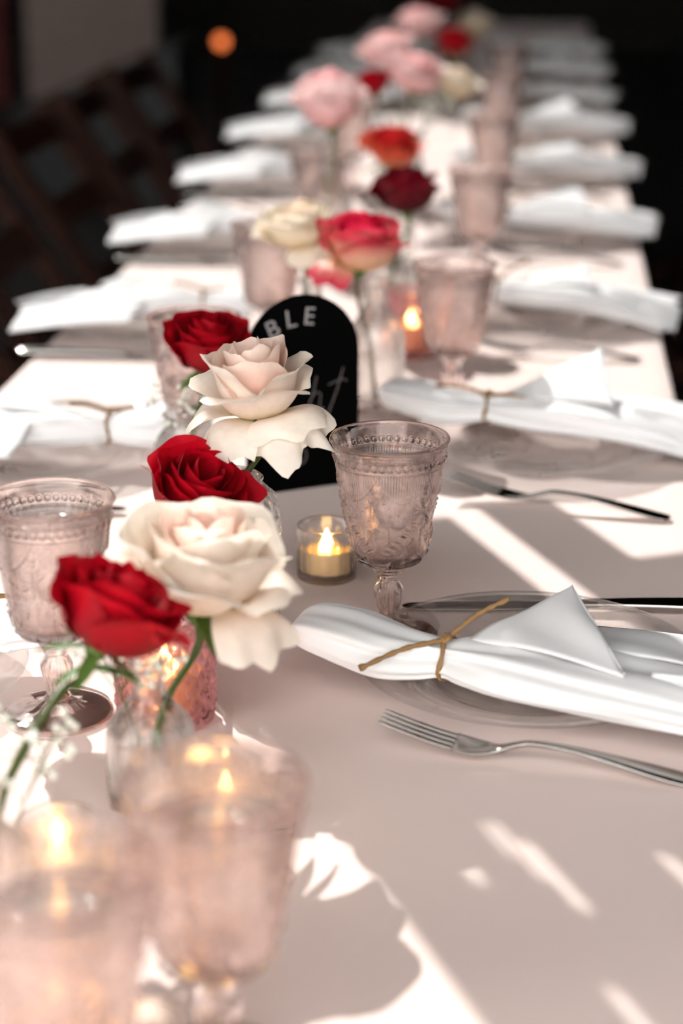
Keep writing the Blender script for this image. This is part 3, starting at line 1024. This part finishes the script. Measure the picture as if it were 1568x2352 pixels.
# pink cut-glass candle tumblers
tumbler = [(.028, 0), (.0335, .001), (.0352, .005), (.0353, .03), (.0353, .060), (.0352, .074), (.0346, .080)]
vessel('candle_tumbler', 'deep pink diamond-cut glass tumbler behind the drooping red rose', 'candle holder', -.2535, 1.268, tumbler, .0036, 'rose_glass', 216, diamonds(18, .0135, .0013, .006, .070), .008, group='candle holders', dn=100)
vessel('candle_tumbler', 'blurred pink glass tumbler behind the two-tone rose stem', 'candle holder', -.150, 2.36, tumbler, .0036, 'rose_glass', 120, diamonds(18, .0135, .0013, .006, .070), .008, group='candle holders')
votive = [(.022, 0), (.0248, .001), (.0258, .005), (.0258, .025), (.0258, .043), (.0254, .047)]
vrib = lambda th, Z: .0005 * np.cos(th * 16) * np.clip((.040 - Z) / .006, 0, 1) * np.clip((Z - .008) / .004, 0, 1)
VOT = []


def votive_set(x, y, label, clabel):
    vessel('votive_holder', label, 'candle holder', x, y, votive, .0024, 'clear_glass', 112, vrib, .007, group='candle holders')
    candle(x, y, .0076, .0196, .019, clabel)


def candle(x, y, z, r_, h, label):
    t = thing('tealight_candle', label, 'candle', (x, y, T + z), 0, 'tea lights')
    part('wax', *lathe([(.0004, 0), (r_ - .0008, 0), (r_, .001), (r_, h - .002), (r_ - .001, h), (r_ - .0025, h - .0005), (r_ * .5, h - .0018), (.0004, h - .002)], 40), M['wax'], t)
    fl = [(.0003, h - .002), (.0034, h - .001), (.0044, h + .003), (.0042, h + .007), (.0030, h + .0115), (.0014, h + .0155), (.0003, h + .0180)]
    part('flame', *lathe(fl, 16, None, False), M['flame'], t, label='glowing amber flame-shaped bulb')
    return t


votive_set(-.1695, 1.565, 'clear ribbed votive glass beside the front goblet', 'lit cream tea light in the votive beside the front goblet')
votive_set(-.183, 1.098, 'blurred clear votive glass seen through the large foreground goblet rim', 'blurred lit tea light seen above the large foreground goblet')
votive_set(-.270, 1.015, 'blurred clear votive glass beside the picture-edge bud vase', 'blurred lit tea light beside the picture-edge bud vase')
votive_set(-.182, .810, 'blurred clear votive glass between the two foreground goblets', 'blurred lit tea light between the two foreground goblets')
votive_set(-.135, 2.62, 'blurred clear votive glass behind the pink tumbler past the sign', 'blurred lit tea light past the sign')
candle(-.2535, 1.268, .0088, .022, .030, 'lit tea light inside the deep pink cut-glass tumbler')
candle(-.150, 2.36, .0088, .022, .030, 'lit tea light inside the blurred pink tumbler')


# ================================================================== baby's breath
def breath(label, x, y, z0, hgt, spread, seed, n=9, lean=(0, 0)):
    r = np.random.default_rng(seed)
    t = thing('babys_breath', label, 'flower', (x, y, T + z0), 0, "baby's breath sprigs")
    SV, BV = [], []
    main = dense([(0, 0, 0), (lean[0] * .5, lean[1] * .5, hgt * .5), (lean[0], lean[1], hgt * .8)], 12)
    SV.append(tube(main, .0007, 5))
    for i in range(n):
        b = main[int(r.integers(5, 11))]
        e = b + np.array((r.normal() * spread, r.normal() * spread, abs(r.normal()) * spread * .8 + .008))
        SV.append(tube(dense([b, (b + e) / 2 + (0, 0, .004), e], 6), .0004, 4))
        for q in range(5):
            c = e + r.normal(size=3) * .006
            rr = r.uniform(.0018, .0030)
            V = [c + rr * np.array((math.sin(a) * math.cos(p), math.sin(a) * math.sin(p), math.cos(a))) for a in (.3, 1.2, 2.0, 2.8) for p in np.linspace(0, 2 * PI, 6, endpoint=False)]
            BV.append((V, gridfaces(4, 6, False, True) + [(0, 1, 2, 3, 4, 5), (23, 22, 21, 20, 19, 18)]))
    part('stem', *join(*SV), M['stem'], t)
    ob = part('blossom', *join(*BV), M['blossom'], t)
    ob['kind'] = 'stuff'


breath("blurred baby's breath sprig leaning beside the drooping red rose stem", -.296, .962, .02, .12, .020, 1, 9, (.035, .04))
breath("blurred baby's breath sprig in the front bud vase", -.240, 1.135, .02, .11, .018, 2, 9, (-.03, .0))
breath("baby's breath sprig below the upright red rose", -.325, 1.765, .02, .10, .018, 3, 10, (.02, -.01))
breath("pale green baby's breath in the far pink cluster", -.235, 3.43, .02, .20, .030, 4, 16, (.05, -.03))


# ================================================================== the black arched sign
SA = math.radians(30)
sg = thing('arched_table_sign', 'black arched table sign with white lettering behind the blush rose', 'sign', (-.219, 1.808, T + .0004), SA)
SW, SH, ST = .0585, .192, .004
out = [(-SW, 0), (SW, 0)] + [(SW * math.cos(a), SH - SW + SW * math.sin(a)) for a in np.linspace(0, PI, 40)]
n = len(out)
V = [(x_, -ST / 2, z_) for x_, z_ in out] + [(x_, ST / 2, z_) for x_, z_ in out]
F = [tuple(range(n)), tuple(range(2 * n - 1, n - 1, -1))] + [(i, i + n, (i + 1) % n + n, (i + 1) % n) for i in range(n)]
part('board', V, F, M['black'], sg, False)
part('easel_strut', [(-.012, .003, .11), (.012, .003, .11), (.018, .06, 0), (-.018, .06, 0), (-.012, .006, .11), (.012, .006, .11), (.018, .064, 0), (-.018, .064, 0)],
     [(0, 1, 2, 3), (7, 6, 5, 4), (0, 4, 5, 1), (1, 5, 6, 2), (2, 6, 7, 3), (3, 7, 4, 0)], M['black'], sg, False)


def letter(ch, size, x_, z_, rot):
    cu = bpy.data.curves.new('letter', 'FONT')
    cu.body = ch
    cu.size = size
    cu.extrude = .0002
    cu.align_x = 'CENTER'
    cu.align_y = 'CENTER'
    ob = bpy.data.objects.new('tmp', cu)
    COL.objects.link(ob)
    dg = bpy.context.evaluated_depsgraph_get()
    me = bpy.data.meshes.new_from_object(ob.evaluated_get(dg))
    bpy.data.objects.remove(ob)
    me.materials.clear()
    me.materials.append(M['paint'])
    o = put('letter', me, sg, (x_, -ST / 2 - .0004, z_))
    o.rotation_euler = (PI / 2, 0, 0)
    o.matrix_basis = Matrix.Translation((x_, -ST / 2 - .0004, z_)) @ Matrix.Rotation(PI / 2, 4, 'X') @ Matrix.Rotation(rot, 4, 'Z')
    return o


for ch, lx, lz, lr in (('T', -.049, .124, 62), ('A', -.043, .146, 42), ('B', -.031, .1615, 22), ('L', -.0125, .1695, 7), ('E', .0065, .1705, -7)):
    letter(ch, .0245, lx, lz, math.radians(lr))
# brush-script word across the middle (only its last strokes show) and the small round mark below
strokes = [[(.026, .102), (.040, .106), (.046, .104)], [(.042, .118), (.036, .098), (.028, .078), (.024, .066), (.028, .064)], [(.014, .112), (.010, .095), (.004, .078)],
           [(.006, .086), (.012, .095), (.018, .094), (.017, .082), (.022, .078)], [(-.040, .092), (-.030, .108), (-.026, .100), (-.034, .088), (-.026, .078), (-.016, .086)]]
for s_ in strokes:
    part('script_stroke', *tube([(a, -ST / 2 - .0002, b) for a, b in dense(s_, 14)], .0007, 6), M['faint'], sg)
part('script_stroke', *tube([(-.006 + .009 * math.cos(a), -ST / 2 - .0002, .034 + .009 * math.sin(a)) for a in np.linspace(0, 2 * PI, 24)], .0008, 6, False), M['faint'], sg)


# ================================================================== folding chairs
def bar(p, q, w_, d_):
    p, q = np.array(p, float), np.array(q, float)
    t_ = (q - p) / np.linalg.norm(q - p)
    s_ = np.array((0, 1.0, 0))
    if abs(t_ @ s_) > .9:
        s_ = np.array((0, 0, 1.0))
    s_ = s_ - t_ * (s_ @ t_)
    s_ /= np.linalg.norm(s_)
    u_ = np.cross(t_, s_)
    V = [e + s_ * a * w_ / 2 + u_ * b * d_ / 2 for e in (p, q) for a, b in ((-1, -1), (1, -1), (1, 1), (-1, 1))]
    return V, [(0, 1, 2, 3), (7, 6, 5, 4), (0, 4, 5, 1), (1, 5, 6, 2), (2, 6, 7, 3), (3, 7, 4, 0)]


CH = {}
for s in (-1, 1):
    CH['post%d' % s] = mesh('chair_post', *bar((-.34, s * .20, .80), (.20, s * .20, 0), .028, .038), M['wood'], False)
    CH['leg%d' % s] = mesh('chair_leg', *bar((.08, s * .165, .43), (-.26, s * .165, 0), .024, .034), M['wood'], False)
CH['slat'] = mesh('chair_seat_slat', *box(-.02, .02, -.18, .18, -.008, .008), M['wood'], False)
CH['back'] = mesh('chair_back_slat', *bar((0, -.19, 0), (0, .19, 0), .07, .014), M['wood'], False)
CH['rail'] = mesh('chair_seat_rail', *box(-.2, .2, -.012, .012, -.014, .014), M['wood'], False)


def chair(x, y, rz, label, group):
    t = thing('folding_chair', label, 'chair', (x, y, 0), rz, group)
    for s in (-1, 1):
        put('back_post', CH['post%d' % s], t)
        put('leg', CH['leg%d' % s], t)
        put('seat_rail', CH['rail'], t, (.0, s * .165, .425))
    for i in range(6):
        put('seat_slat', CH['slat'], t, (-.17 + i * .068, 0, .445))
    for f in (.06, .24):
        put('back_slat', CH['back'], t, (-.34 + .54 * f, 0, .80 * (1 - f)), (0, -.55, 0))
    return t


for k in range(1, 8):
    chair(-.80, LPy[k] + .02, math.radians((k * 13) % 9 - 4), '%s dark wooden folding chair in the left-hand row' % ordr[k].capitalize(), 'folding chairs along the left')
for k in range(1, 6):
    chair(.42, RP[k] + .02, PI + math.radians((k * 17) % 9 - 4), '%s dark wooden folding chair in the right-hand row' % ordr[k].capitalize(), 'folding chairs along the right')

# a small amber lamp glowing far behind
lp = thing('globe_lamp', 'tiny amber globe lamp glowing in the dark behind the table', 'lamp', (-1.45, 9.0, 0))
part('stand', *lathe([(.0004, 0), (.09, 0), (.09, .02), (.012, .03), (.010, .50), (.0004, .50)], 20), M['wood'], lp)
part('globe', *lathe([(.0003, .50)] + [(.028 * math.sin(a), .528 - .028 * math.cos(a)) for a in np.linspace(.15, PI - .05, 10)] + [(.0003, .556)], 20, None, False), M['bulb'], lp)
